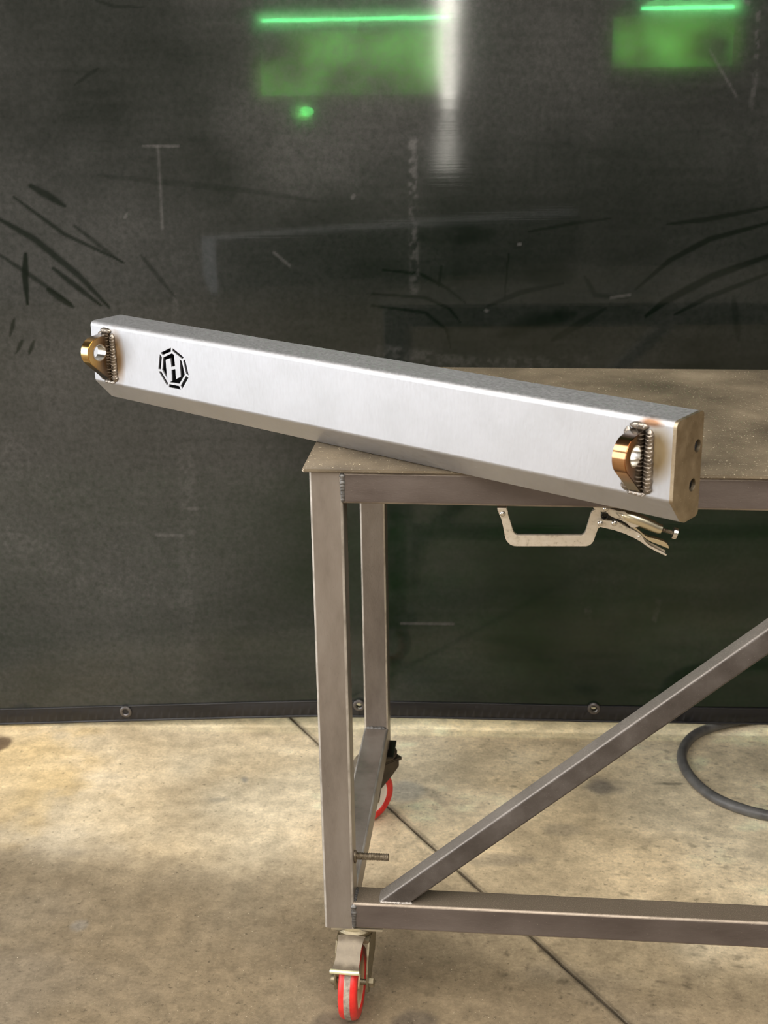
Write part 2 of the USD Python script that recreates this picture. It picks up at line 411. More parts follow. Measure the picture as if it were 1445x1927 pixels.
# stained concrete: colour of the stains from the slab's own primvar, fine grain from noise
M['concrete'] = look('stained_concrete', {
    'g': ('geometry', {}),
    'c': ('attribute', {'attribute': 'stain'}),
    'n': ('noise_texture', {'scale': 140, 'detail': 5, 'roughness': 0.7}),
    'mr': ('map_range', {'from_min': 0.3, 'from_max': 0.7, 'to_min': 0.80, 'to_max': 1.16}),
    'n5': ('noise_texture', {'scale': 26, 'detail': 8, 'roughness': 0.68}),
    'mr5': ('map_range', {'from_min': 0.3, 'from_max': 0.7, 'to_min': 0.72, 'to_max': 1.22}),
    'mul5': ('mix', {'mix_type': 'multiply', 'fac': 1.0}),
    'n6': ('noise_texture', {'scale': 75, 'detail': 4, 'roughness': 0.75}),
    'mr6': ('map_range', {'from_min': 0.59, 'from_max': 0.72, 'to_min': 1.0, 'to_max': 0.38, 'clamp': True}),
    'mul6': ('mix', {'mix_type': 'multiply', 'fac': 1.0}),
    'mul': ('mix', {'mix_type': 'multiply', 'fac': 1.0}),
    'sp': ('noise_texture', {'scale': 240, 'detail': 2, 'roughness': 0.6}),
    'sm': ('map_range', {'from_min': 0.70, 'from_max': 0.77, 'to_min': 0.0, 'to_max': 0.8, 'clamp': True}),
    'sx': ('mix', {'color2': (0.85, 0.74, 0.55)}),
    'b': ('bump', {'strength': 0.35, 'distance': 0.002}),
    'p': ('principled_bsdf', {'roughness': 0.55, 'specular_ior_level': 0.4}),
}, [('g.position', 'n.vector'), ('g.position', 'sp.vector'), ('n.fac', 'mr.value'), ('mr.result', 'mul.color2'), ('g.position', 'n5.vector'), ('n5.fac', 'mr5.value'), ('c.color', 'mul5.color1'), ('mr5.result', 'mul5.color2'), ('g.position', 'n6.vector'), ('n6.fac', 'mr6.value'), ('mul5.color', 'mul6.color1'), ('mr6.result', 'mul6.color2'), ('mul6.color', 'mul.color1'), ('sp.fac', 'sm.value'), ('sm.result', 'sx.fac'),
    ('mul.color', 'sx.color1'), ('sx.color', 'p.base_color'), ('n.fac', 'b.height'), ('b.normal', 'p.normal')], 'p.BSDF')
M['joint'] = simple('joint_dirt', (0.07, 0.055, 0.04), 0.9)


def primvar(path, name, values):
    api = UsdGeom.PrimvarsAPI(stage.GetPrimAtPath(path))
    v = np.asarray(values, np.float32)
    if v.ndim == 1:
        api.CreatePrimvar(name, Sdf.ValueTypeNames.FloatArray, 'vertex').Set(Vt.FloatArray.FromNumpy(v))
    else:
        api.CreatePrimvar(name, Sdf.ValueTypeNames.Color3fArray, 'vertex').Set(Vt.Vec3fArray.FromNumpy(v))


# ------------------------------------------------------------------ the setting
def lerp(a, b, t):
    return np.asarray(a) * (1 - t[:, None]) + np.asarray(b) * t[:, None]


def sstep(x, a, b):
    t = np.clip((x - a) / (b - a), 0, 1)
    return t * t * (3 - 2 * t)


def blob(x, y, cx, cy, rx, ry, ang=0.0, rough=0.6, seed=3):
    c, s = math.cos(ang), math.sin(ang)
    u, v = ((x - cx) * c + (y - cy) * s) / rx, (-(x - cx) * s + (y - cy) * c) / ry
    r = np.sqrt(u * u + v * v) + rough * (meshkit.fbm(np.stack([x * 14, y * 14, x * 0 + seed], 1), 4, seed) - 0.5) * 2
    return 1 - sstep(r, 0.55, 1.1)


def floor_colour(x, y):
    P = np.stack([x, y, x * 0], 1)
    a = meshkit.fbm(P * 2.3 + 11, 5, 1)
    b = meshkit.fbm(P * [5.5, 9, 1] + 5, 5, 2)
    c = meshkit.fbm(P * [28, 40, 1], 4, 3)
    d = meshkit.fbm(P * 1.3 + 40, 3, 4)
    e = meshkit.fbm(P * [75, 75, 1] + 3, 4, 8)
    col = lerp((0.68, 0.54, 0.345), (0.80, 0.68, 0.48), sstep(a, 0.35, 0.65))
    col = col * (0.80 + 0.4 * sstep(b, 0.25, 0.75))[:, None]
    grey = sstep(d + 0.25 * (b - 0.5), 0.55, 0.75)
    col = col * (1 - 0.65 * grey[:, None]) + 0.65 * grey[:, None] * np.array((0.56, 0.53, 0.47))
    amber = blob(x, y, -0.86, 0.74, 0.22, 0.34, 0.2, 0.5, 5)
    col = col * (1 - 0.55 * amber[:, None]) + 0.55 * amber[:, None] * np.array((0.76, 0.54, 0.24))
    # tone gets darker and browner towards the front of the floor
    front_dark = sstep(-(y + 0.30 * x) + 0.42 * (meshkit.fbm(P * [2.2, 4, 1] + 9, 5, 6) - 0.5), -0.62, -0.06)
    col = col * (1 - 0.88 * front_dark[:, None]) + 0.88 * front_dark[:, None] * np.array((0.150, 0.112, 0.068))
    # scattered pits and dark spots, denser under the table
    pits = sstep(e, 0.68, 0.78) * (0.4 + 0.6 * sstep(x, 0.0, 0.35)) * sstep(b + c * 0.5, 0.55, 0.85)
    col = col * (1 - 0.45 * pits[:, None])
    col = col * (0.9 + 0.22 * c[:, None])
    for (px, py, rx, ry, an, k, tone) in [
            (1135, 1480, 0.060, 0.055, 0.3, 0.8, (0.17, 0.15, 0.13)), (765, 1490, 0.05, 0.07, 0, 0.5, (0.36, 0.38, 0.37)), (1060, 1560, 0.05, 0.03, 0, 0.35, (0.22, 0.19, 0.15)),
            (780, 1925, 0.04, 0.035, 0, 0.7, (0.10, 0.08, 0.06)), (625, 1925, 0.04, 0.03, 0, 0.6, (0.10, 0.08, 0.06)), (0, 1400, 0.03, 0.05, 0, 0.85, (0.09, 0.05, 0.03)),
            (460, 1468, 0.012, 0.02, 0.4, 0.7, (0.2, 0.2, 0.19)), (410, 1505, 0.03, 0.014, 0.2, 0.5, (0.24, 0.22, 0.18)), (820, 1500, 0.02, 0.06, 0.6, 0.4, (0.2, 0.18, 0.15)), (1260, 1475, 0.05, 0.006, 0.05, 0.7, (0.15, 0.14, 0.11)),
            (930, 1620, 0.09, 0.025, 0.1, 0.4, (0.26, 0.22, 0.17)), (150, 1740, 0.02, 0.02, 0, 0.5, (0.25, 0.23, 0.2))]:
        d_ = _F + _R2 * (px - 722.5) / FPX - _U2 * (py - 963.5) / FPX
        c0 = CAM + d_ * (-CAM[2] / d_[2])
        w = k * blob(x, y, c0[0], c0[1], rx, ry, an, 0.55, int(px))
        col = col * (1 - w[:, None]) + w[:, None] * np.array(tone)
    jdst = np.abs((np.stack([x, y], 1) - J0) @ jn)
    jw = (1 - sstep(jdst, 0.002, 0.013)) * (0.5 + 0.5 * c)
    col = col * (1 - 0.75 * jw[:, None])
    return np.clip(col, 0.02, 0.88)


J0, J1 = np.array((-0.238, 1.032)), np.array((0.514, -0.007))
jd = (J1 - J0) / np.linalg.norm(J1 - J0)
jn = np.array((-jd[1], jd[0]))                     # across the joint
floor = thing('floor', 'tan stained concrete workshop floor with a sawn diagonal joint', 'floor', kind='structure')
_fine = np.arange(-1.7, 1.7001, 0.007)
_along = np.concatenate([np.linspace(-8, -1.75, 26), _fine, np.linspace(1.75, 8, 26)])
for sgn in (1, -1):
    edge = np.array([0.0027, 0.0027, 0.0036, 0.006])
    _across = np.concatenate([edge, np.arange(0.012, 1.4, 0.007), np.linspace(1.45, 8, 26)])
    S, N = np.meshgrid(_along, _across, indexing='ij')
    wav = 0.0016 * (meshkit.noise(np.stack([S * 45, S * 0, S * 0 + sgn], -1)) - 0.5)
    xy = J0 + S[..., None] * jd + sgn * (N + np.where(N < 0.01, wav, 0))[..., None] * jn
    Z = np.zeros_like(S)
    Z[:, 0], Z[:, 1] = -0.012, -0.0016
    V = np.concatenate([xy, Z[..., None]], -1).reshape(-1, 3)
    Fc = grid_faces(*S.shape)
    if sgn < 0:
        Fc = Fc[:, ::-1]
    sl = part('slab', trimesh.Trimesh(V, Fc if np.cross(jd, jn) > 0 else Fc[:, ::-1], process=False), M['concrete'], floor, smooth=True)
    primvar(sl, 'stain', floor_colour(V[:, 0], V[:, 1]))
_c = J0 + 0 * jd
part('joint_filler', frame_to(bx(-7.5, 7.5, -0.02, 0.02, -0.03, -0.006), (*_c, 0), (*jd, 0), (*jn, 0), (0, 0, 1)), M['joint'], floor, smooth=False)

part_wall = lambda name, mesh, mat: keys(stage.GetPrimAtPath(part(name, mesh, mat, smooth=False)), kind='structure')
WX0, WX1 = 0.030, 0.165
part_wall('wall_back', cat([bx(-5.2, WX0, -6.1, -6.0, 0, 4), bx(WX1, 5.2, -6.1, -6.0, 0, 4), bx(WX0, WX1, -6.1, -6.0, 0, 0.90), bx(WX0, WX1, -6.1, -6.0, 2.9, 4)]), M['wall'])
part_wall('wall_left', cat([bx(-5.1, -5.0, -6, -3.6, 0, 4), bx(-5.1, -5.0, 0.2, 6, 0, 4), bx(-5.1, -5.0, -3.6, 0.2, 3.3, 4)]), M['wall'])
part_wall('wall_right', bx(5.0, 5.1, -6, 6, 0, 4), M['wall'])
part_wall('wall_front', bx(-5.2, 5.2, 6.0, 6.1, 0, 4), M['wall'])
part_wall('ceiling', bx(-5.2, 5.2, -6.1, 6.1, 4.0, 4.1), M['ceil'])
w = thing('window_1', kind='structure')
part('window_frame', cat([bx(WX0, WX0 + 0.015, -6.08, -5.98, 0.9, 2.9), bx(WX1 - 0.015, WX1, -6.08, -5.98, 0.9, 2.9), bx(WX0, WX1, -6.08, -5.98, 0.885, 0.9), bx(WX0, WX1, -6.08, -5.98, 2.9, 2.915)]), M['housing'], w, smooth=False)
for k, (a, b) in enumerate([(0.9, 1.22), (1.23, 1.55), (1.56, 1.88), (1.89, 2.2), (2.21, 2.9)]):
    part('pane', bx(WX0 + 0.015, WX1 - 0.015, -6.05, -6.04, a, b), emit(f'daylit_pane_{k}', (1.0, 0.95, 0.84), (5, 9, 14, 19, 24)[k]), w, smooth=False)

# ------------------------------------------------------------------ the bay behind the curtain: glowing panes in place of boards lit by strip lamps
pane_glow = look('mottled_bay_glow', {  # emission carries the lamp glow and its mottling
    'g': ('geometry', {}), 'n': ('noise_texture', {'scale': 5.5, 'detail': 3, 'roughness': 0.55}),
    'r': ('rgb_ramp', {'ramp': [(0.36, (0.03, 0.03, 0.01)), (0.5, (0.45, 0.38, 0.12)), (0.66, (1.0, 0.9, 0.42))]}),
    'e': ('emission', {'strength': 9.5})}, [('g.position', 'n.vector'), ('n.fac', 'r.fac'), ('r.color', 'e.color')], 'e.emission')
tube_glow = emit('lamp_tube_glow', (0.75, 1.0, 0.9), 75.0)
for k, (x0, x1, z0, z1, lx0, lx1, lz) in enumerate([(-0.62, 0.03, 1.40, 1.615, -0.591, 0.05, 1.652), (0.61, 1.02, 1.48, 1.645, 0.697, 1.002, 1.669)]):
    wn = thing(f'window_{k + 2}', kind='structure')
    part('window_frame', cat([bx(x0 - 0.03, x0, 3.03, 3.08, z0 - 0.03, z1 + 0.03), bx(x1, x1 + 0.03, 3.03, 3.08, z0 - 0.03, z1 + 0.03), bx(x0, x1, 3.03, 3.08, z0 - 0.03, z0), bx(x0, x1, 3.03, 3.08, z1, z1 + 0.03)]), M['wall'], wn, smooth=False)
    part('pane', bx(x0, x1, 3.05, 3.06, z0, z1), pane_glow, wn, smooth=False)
    lamp = thing('strip_lamp', ['longer green strip lamp seen through the curtain, beside the pale streak', 'shorter green strip lamp seen through the curtain near its upper corner'][k], 'lamp', (lx0, 2.96, lz))
    L = lx1 - lx0
    part('housing', cat([bx(-0.01, L + 0.01, -0.015, 0.02, 0.008, 0.03), bx(0.05, 0.08, 0.02, 0.12, 0.010, 0.028), bx(L - 0.08, L - 0.05, 0.02, 0.12, 0.010, 0.028)]), M['housing'], lamp, smooth=False)
    part('lamp_tube', rod((0, 0, 0), (L, 0, 0), 0.006, 16), tube_glow, lamp)
bench = thing('work_lamp', 'small round green work lamp glowing through the curtain under the longer strip lamp', 'lamp', (-0.438, 2.90, 1.353))
part('bulb', sphere((0, 0, 0), 0.02, 3, (1.25, 1, 0.8)), emit('work_lamp_glow', (0.7, 1.0, 0.55), 45.0), bench)
part('lamp_arm', cat([rod((0, 0.012, 0), (0.02, 0.18, -0.03), 0.006, 12)]), M['housing'], bench)
part('lamp_tube', rod((0.07, 0.16, 0.036), (0.26, 0.16, 0.050), 0.004, 10), emit('lit_edge_glow', (0.7, 1.0, 0.6), 12.0), bench)  # glowing rod standing in for a shelf edge that catches light
part('tube_clip', rod((0.09, 0.16, 0.037), (0.09, 0.18, 0.037), 0.004, 8), M['housing'], bench)
part('tube_clip', rod((0.24, 0.16, 0.048), (0.24, 0.18, 0.048), 0.004, 8), M['housing'], bench)
part_wall('wall_partition', cat([bx(-5.0, 5.0, 3.08, 3.14, 0, 4)]), M['wall'])

# ------------------------------------------------------------------ the welding curtain
HEM = 0.043
Z0 = 0.03
_cy = PchipInterpolator([-2.0, -1.4, -0.93, -0.63, -0.42, -0.17, 0.0, 0.48, 0.92, 1.4, 2.1], [0.870, 0.907, 0.939, 0.958, 0.972, 0.988, 0.996, 1.008, 1.025, 1.045, 1.072])


def curtain_y(x, z):
    """Hangs straight, with the slow bulges of a stretched sheet."""
    P = np.stack([np.asarray(x) * 2.2, np.asarray(z) * 2.6, np.asarray(x) * 0], -1)
    bulge = (meshkit.fbm(P, 2, 21) - 0.5) * 0.0006
    kink = 0.0011 * np.exp(-((np.asarray(z) - 1.45) / 0.05) ** 2 - ((np.asarray(x) - 0.16) / 0.15) ** 2)
    return _cy(x) + 0.0148 * (np.asarray(z) - 0.07) + bulge * np.clip((np.asarray(z) - 0.05) / 0.2, 0, 1) - kink


def seg_dist(x, y, pts):
    best, tt = np.full(x.shape, 1e9), np.zeros(x.shape)
    n = len(pts) - 1
    for i, ((ax, ay), (bx_, by_)) in enumerate(zip(pts[:-1], pts[1:])):
        dx, dy = bx_ - ax, by_ - ay
        t = np.clip(((x - ax) * dx + (y - ay) * dy) / (dx * dx + dy * dy + 1e-9), 0, 1)
        d = np.hypot(x - ax - t * dx, y - ay - t * dy)
        m = d < best
        best[m] = d[m]
        tt[m] = (i + t[m]) / n
    return best, tt


# where the dust has been wiped off (measured on the photograph, width in the same units), and pale scuffs
WIPES = [([(0, 413), (65, 450), (150, 520), (205, 578)], 13, .8), ([(25, 370), (120, 440), (235, 495)], 8, .75), ([(58, 350), (90, 368), (122, 388)], 15, .8), ([(48, 478), (47, 520), (52, 572)], 13, .9),
         ([(0, 480), (60, 520), (135, 572)], 9, .7), ([(90, 545), (138, 578)], 13, .8), ([(100, 505), (190, 575)], 11, .8), ([(140, 425), (230, 495)], 8, .6), ([(27, 600), (19, 632)], 8, .7), ([(42, 640), (31, 664)], 8, .7), ([(64, 642), (54, 667)], 8, .7),
         ([(185, 128), (140, 160)], 8, .5), ([(265, 480), (330, 560)], 8, .5), ([(180, 0), (215, 12), (270, 14)], 8, .5), ([(185, 330), (330, 345), (480, 360), (600, 380)], 12, .3),
         ([(1445, 420), (1335, 450), (1260, 490), (1195, 545)], 11, .85), ([(1445, 482), (1340, 520), (1250, 568), (1215, 595)], 15, .85), ([(1445, 390), (1330, 413), (1255, 422)], 10, .75), ([(1445, 515), (1330, 560), (1270, 592)], 10, .7),
         ([(720, 508), (790, 515), (840, 542), (876, 570)], 7, .8), ([(700, 553), (800, 560), (845, 580), (866, 606)], 7, .8), ([(700, 575), (800, 588), (840, 620), (848, 655)], 7, .7), ([(830, 500), (826, 540)], 6, .6), ([(957, 478), (948, 575)], 4, .7),
         ([(918, 576), (980, 550), (1060, 533)], 10, .7), ([(995, 436), (1080, 420), (1150, 411)], 7, .6), ([(1100, 520), (1120, 556), (1180, 560)], 10, .6), ([(930, 640), (1000, 608), (1080, 590)], 26, .6), ([(1000, 520), (1075, 515)], 40, .5), ([(1040, 640), (1140, 580)], 14, .5), ([(1050, 590), (1080, 600)], 22, .6),
         ([(1380, 560), (1390, 640)], 14, .4), ([(800, 440), (930, 445)], 40, .5), ([(735, 960), (735, 1290)], 40, .5)]
SCUFFS = [([(777, 268), (777, 330), (778, 430), (780, 545)], 13, .55, 1), ([(270, 275), (336, 275)], 3, .5, 0), ([(297, 275), (301, 340), (306, 430)], 4, .35, 0), ([(1400, 0), (1427, 18), (1421, 150), (1412, 205)], 7, .45, 1), ([(1335, 95), (1385, 180)], 4, .3, 0),
          ([(295, 1006), (342, 1008)], 4, .6, 0), ([(355, 957), (372, 957)], 4, .5, 0), ([(755, 1173), (852, 1174)], 4, .55, 0), ([(330, 560), (330, 700)], 9, .2, 1), ([(350, 850), (356, 1300)], 22, .2, 1), ([(1100, 1140), (1112, 1160)], 10, .3, 1), ([(1230, 1170), (1240, 1130)], 8, .3, 1), ([(1000, 1010), (1000, 1012)], 3, .4, 0),
          ([(235, 410), (238, 404)], 4, .6, 0), ([(663, 372), (666, 368)], 5, .5, 0), ([(976, 460), (979, 460)], 4, .6, 0), ([(914, 584), (917, 585)], 4, .6, 0), ([(515, 475), (545, 500)], 4, .4, 0), ([(1150, 560), (1185, 555)], 4, .35, 0), ([(720, 660), (900, 685), (1100, 680)], 18, .22, 1), ([(0, 1000), (150, 1080), (330, 1120)], 40, .18, 1), ([(0, 850), (120, 930), (200, 1020)], 60, .15, 1)]


def dust_map(x, z, Y):
    u, v = project(np.stack([x, Y, z], 1))
    P = np.stack([x, z, x * 0], 1)
    big = meshkit.fbm(P * [1.6, 1.9, 1] + 3, 4, 31)
    mid = meshkit.fbm(P * [5.5, 4.5, 1] + 8, 5, 32)
    streak = meshkit.fbm(P * [6, 70, 1], 3, 33)
    left = 1 - sstep(x, -0.75, 0.75)
    d = 0.20 + 0.34 * left * sstep(big, 0.2, 0.7) + 0.30 * (mid - 0.42) + 0.10 * (streak - 0.5)
    d += 0.14 * sstep(z, 0.9, 1.6) * sstep(big, 0.3, 0.6)
    d -= 0.10 * sstep(x, -0.1, 0.3) * (1 - sstep(z, 0.85, 1.0))
    d *= 1 - 0.42 * sstep(x, -0.62, -0.2) * sstep(z, 0.80, 0.98) * (1 - sstep(z + 0.25 * (mid - 0.5), 1.22, 1.42))
    d = np.clip(d, 0.05, 0.75)
    for pts, wd, k in WIPES:
        a = np.array(pts, float)
        m = (u > a[:, 0].min() - 2 * wd) & (u < a[:, 0].max() + 2 * wd) & (v > a[:, 1].min() - 2 * wd) & (v < a[:, 1].max() + 2 * wd)
        if m.any():
            dd, t = seg_dist(u[m], v[m], pts)
            wd_ = wd * (0.35 + 0.65 * np.sin(np.pi * np.clip(t * 0.85 + 0.12, 0, 1))) * 0.62
            soft = 1.0
            if wd >= 20:
                soft = sstep(meshkit.fbm(np.stack([x[m] * 13, z[m] * 20, x[m] * 0 + wd], 1), 4, 52), 0.38, 0.62)
                wd_ = wd_ * 1.5
            d[m] *= 1 - k * soft * (1 - sstep(dd, wd_ * (0.45 if wd < 20 else 0.1), wd_ * 1.1))
    for pts, wd, k, rough in SCUFFS:
        a = np.array(pts, float)
        m = (u > a[:, 0].min() - 2 * wd) & (u < a[:, 0].max() + 2 * wd) & (v > a[:, 1].min() - 2 * wd) & (v < a[:, 1].max() + 2 * wd)
        if m.any():
            dd, t = seg_dist(u[m], v[m], pts)
            g = 1 - sstep(dd, wd * 0.35, wd * 0.95)
            if rough:
                g = g * sstep(meshkit.fbm(np.stack([x[m] * 110, z[m] * 110, x[m] * 0], 1), 3, 44), 0.35, 0.7) * (1 - 0.55 * t)
            d[m] += k * g
    return np.clip(d, 0.02, 0.95)


def sag(x):
    """The foot of the sheet hangs a little lower towards its left end."""
    return -0.026 * np.clip((-np.asarray(x) - 0.15) / 0.8, 0, 1) ** 1.1


cur = thing('welding_curtain', 'dusty dark green vinyl welding curtain hanging behind the steel table', 'curtain')
xs = np.unique(np.round(np.concatenate([np.linspace(-1.9, -1.05, 40), np.arange(-1.05, 1.07, 0.0032), np.linspace(1.07, 2.0, 40)]), 5))
zs = np.unique(np.round(np.concatenate([np.linspace(Z0 + HEM - 0.004, 0.09, 6), np.arange(0.09, 1.72, 0.0032), np.linspace(1.72, 3.4, 40)]), 5))
X, Zg = np.meshgrid(xs, zs, indexing='ij')
Yg = curtain_y(X, Zg)
V = np.stack([X, Yg, Zg + sag(X) * np.clip((0.5 - Zg) / 0.45, 0, 1)], -1).reshape(-1, 3)
sheet = part('vinyl_sheet', trimesh.Trimesh(V, grid_faces(*X.shape), process=False), M['vinyl'], cur, smooth=True)
primvar(sheet, 'dust', dust_map(V[:, 0], V[:, 2], V[:, 1]))


def on_curtain(px, py):
    Y = 1.0
    for _ in range(6):
        p = at(px, py, Y)
        Y = float(curtain_y(p[0], p[2]))
    return at(px, py, Y)


# the folded black hem along the foot of the sheet, pierced by brass-edged eyelets
eyes = [on_curtain(238, 1337), on_curtain(676, 1325), on_curtain(1117, 1331), None, None]
for _e in eyes[:3]:
    _e[2] -= float(sag(_e[0]))
eyes[3], eyes[4] = np.array([-1.22, 0, 0.052]), np.array([1.075, 0, 0.055])
hem_poly = sbox(-1.9, Z0, 2.0, Z0 + HEM)
for i, e in enumerate(eyes):
    if i in (1, 2):
        hem_poly = hem_poly.difference(Point(e[0], e[2]).buffer(0.0072, 12))
hxs = np.unique(np.round(np.arange(-1.9, 2.0001, 0.02), 4))
strips = []
for a, b in zip(hxs[:-1], hxs[1:]):
    q = hem_poly.intersection(sbox(a, Z0, b, Z0 + HEM))
    for g in getattr(q, 'geoms', [q]):
        if g.area > 1e-9:
            g = g.segmentize(0.012)
            tv, tf = trimesh.creation.triangulate_polygon(g, engine='earcut')
            strips.append(trimesh.Trimesh(np.c_[tv, np.zeros(len(tv))], tf, process=False))
flat = cat(strips)
def bend_hem(m, off, roll):
    v = m.vertices.copy()
    q = np.clip((v[:, 1] - Z0) / HEM, 0, 1)
    puff = 0.004 * np.sin(np.pi * q) ** 0.6
    yy = curtain_y(v[:, 0], np.full(len(v), Z0 + HEM)) - 0.001 + (off - puff if roll < 0 else off + puff * 0.4)
    m.vertices = np.stack([v[:, 0], yy, v[:, 1] + sag(v[:, 0])], 1)
    return m
front = bend_hem(flat.copy(), -0.001, -1)
back = bend_hem(flat.copy(), 0.004, 1)
back.invert()
seam = []
for zz, rr in ((Z0 + HEM - 0.002, 0.0022), (Z0 + 0.002, 0.0034)):
    xx = np.arange(-1.9, 2.0001, 0.02)
    wob = 0.0012 * (meshkit.noise(np.stack([xx * 14, xx * 0, xx * 0 + zz * 100], 1)) - 0.5)
    seam.append(tube_path(np.stack([xx, curtain_y(xx, np.full(len(xx), Z0 + HEM)) - 0.002, zz + wob + sag(xx)], 1), rr, 10))
part('hem', cat([front, back] + seam), M['hem'], cur, smooth=50, label='black folded vinyl hem')
ring = lathe([(0.0072, -0.003), (0.0072, 0.002), (0.0085, 0.0034), (0.0115, 0.0034), (0.0145, 0.0018), (0.0150, -0.001), (0.0150, -0.003), (0.0072, -0.003)], 36, 'y')
for i, e in enumerate(eyes):
    r = ring.copy()
    r.vertices[:, 1] *= -1
    r.invert()
    r.apply_translation((e[0], float(curtain_y(e[0], Z0 + HEM)) - 0.0062, e[2] + float(sag(e[0]))))
    part('eyelet', r, M['grommet'], cur, smooth=40)
    if i in (0, 3, 4):
        plug = rod((e[0], float(curtain_y(e[0], Z0 + HEM)) - 0.0055, e[2] + float(sag(e[0]))), (e[0], float(curtain_y(e[0], Z0 + HEM)) - 0.002, e[2] + float(sag(e[0]))), 0.0074, 20)
        part('eyelet_backing', plug, M['hem'], cur)

# ------------------------------------------------------------------ the steel table
ZT, ZB, W = 0.9776, 0.160, 0.0508
TB = ZT - 0.005
YE = 0.6076
XR = 1.80
ZL = ZB + 0.0513
table = thing('welding_table', 'brown-grey steel welding table on red wheeled casters with a diagonal brace', 'table')
top = bevel_extrude(sbox(-0.0096, -0.0062, XR + 0.0604, YE + W + 0.0042).buffer(-0.004).buffer(0.004, quad_segs=4), 0.005, 0.0016)
top.apply_translation((0, 0, TB))
part('tabletop', top, M['top'], table, smooth=30, label='dusty brown steel plate with bright grinding dust')
RC = 0.0055
leg_xy = [(W / 2, W / 2), (W / 2, YE + W / 2), (XR + W / 2, W / 2), (XR + W / 2, YE + W / 2)]
for (lx, ly) in leg_xy:
    part('leg', bar((lx, ly, ZB), (lx, ly, TB), W, W, RC, (0, 1, 0)), M['tube'], table, smooth=40)
for y in (W / 2, YE + W / 2):
    part('top_rail', bar((W - 0.001, y, TB - W / 2), (XR + 0.001, y, TB - W / 2), W, W, RC), M['rail'], table)
for x in (W / 2, XR + W / 2):
    part('top_rail', bar((x, W - 0.001, TB - W / 2), (x, YE + 0.001, TB - W / 2), W, W, RC), M['rail'], table)
part('lower_rail', bar((W - 0.001, W / 2, ZL - W / 2), (XR + 0.001, W / 2, ZL - W / 2), W, W, RC), M['rail'], table)
for x in (W / 2, XR + W / 2):
    part('lower_rail', bar((x, W - 0.001, ZL - W / 2), (x, YE + 0.001, ZL - W / 2), W, W, RC), M['tube'], table)
# diagonal brace: mitred tube from the lower rail up to the top rail
_a, _b = np.array((0.1203, 0.2121)), np.array((0.9375, 0.9219))
_dir = (_b - _a) / np.linalg.norm(_b - _a)
BW = 0.0355
_hn = np.array((-_dir[1], _dir[0])) * BW / 2
br = bar((*(_a - _dir * 0.09)[[0]], 0.0245, (_a - _dir * 0.09)[1]), ((_b + _dir * 0.09)[0], 0.0245, (_b + _dir * 0.09)[1]), BW, BW, 0.0045, (-_dir[1], 0, _dir[0]))
brm = m3.Manifold(m3.Mesh(np.array(br.vertices, np.float32), np.array(br.faces, np.uint32)))
if brm.status() != m3.Error.NoError or brm.volume() <= 0:
    br.merge_vertices(); br.fix_normals()
    brm = m3.Manifold(m3.Mesh(np.array(br.vertices, np.float32), np.array(br.faces, np.uint32)))
brm = brm.trim_by_plane((0, 0, 1), ZL - 0.0005).trim_by_plane((0, 0, -1), -(TB - W + 0.0005))
part('brace', brm, M['brace'], table, label='diagonal square tube brace')
# welds
wl = [((W, 0.001, TB - W + 0.002), (W, 0.001, TB - 0.002), 0.009), ((W, 0.001, ZB + 0.001), (W, 0.001, ZL - 0.003), 0.010)]
for p0, p1, wd in wl:
    part('weld_bead', weld(p0, p1, (0, -1, 0), (1, 0, 0), wd, 0.0035, 0.0055, 0.5), M['grey_weld'], table, smooth=60)
part('weld_bead', weld((W + 0.002, 0.004, ZL), (W + 0.002, W - 0.006, ZL), (0.5, 0, 0.7), (0.7, 0, -0.7), 0.009, 0.003, 0.006, 0.6), M['grey_weld'], table, smooth=60)
part('weld_bead', weld((0.0945, 0.0065, ZL), (0.150, 0.0065, ZL), (0, -0.7, 0.5), (0, 0.6, 0.7), 0.006, 0.0022, 0.007, 0.5), M['brace'], table, smooth=60)
part('weld_bead', weld((0.004, YE - 0.001, ZL), (W - 0.004, YE - 0.001, ZL), (0, -0.7, 0.7), (0, 0.7, 0.7), 0.010, 0.004, 0.008, 0.5), M['grey_weld'], table, smooth=60)
# threaded stud on the inner face of the front leg
zz = np.linspace(0, 0.058, 30 * 6)
th = 0.0060 + 0.0012 * (2 * np.abs(((zz / 0.0029) % 1) - 0.5) - 0.5)
sp = np.concatenate([[(0, 0)], np.c_[th, zz], [(0.0052, 0.0592), (0, 0.0592)]])
st = lathe(sp, 28, 'x')
st.apply_translation((W - 0.001, 0.0254, 0.2875))
part('threaded_stud', st, M['stud'], table, smooth=50, label='rusty threaded steel stud')
part('stud_weld', cat([sphere((W + 0.001, 0.0254, 0.2875), 0.0095, 2, (0.45, 1, 1.1)), sphere((W + 0.001, 0.028, 0.279), 0.007, 2, (0.45, 1, 1))]), M['stud'], table, smooth=60)


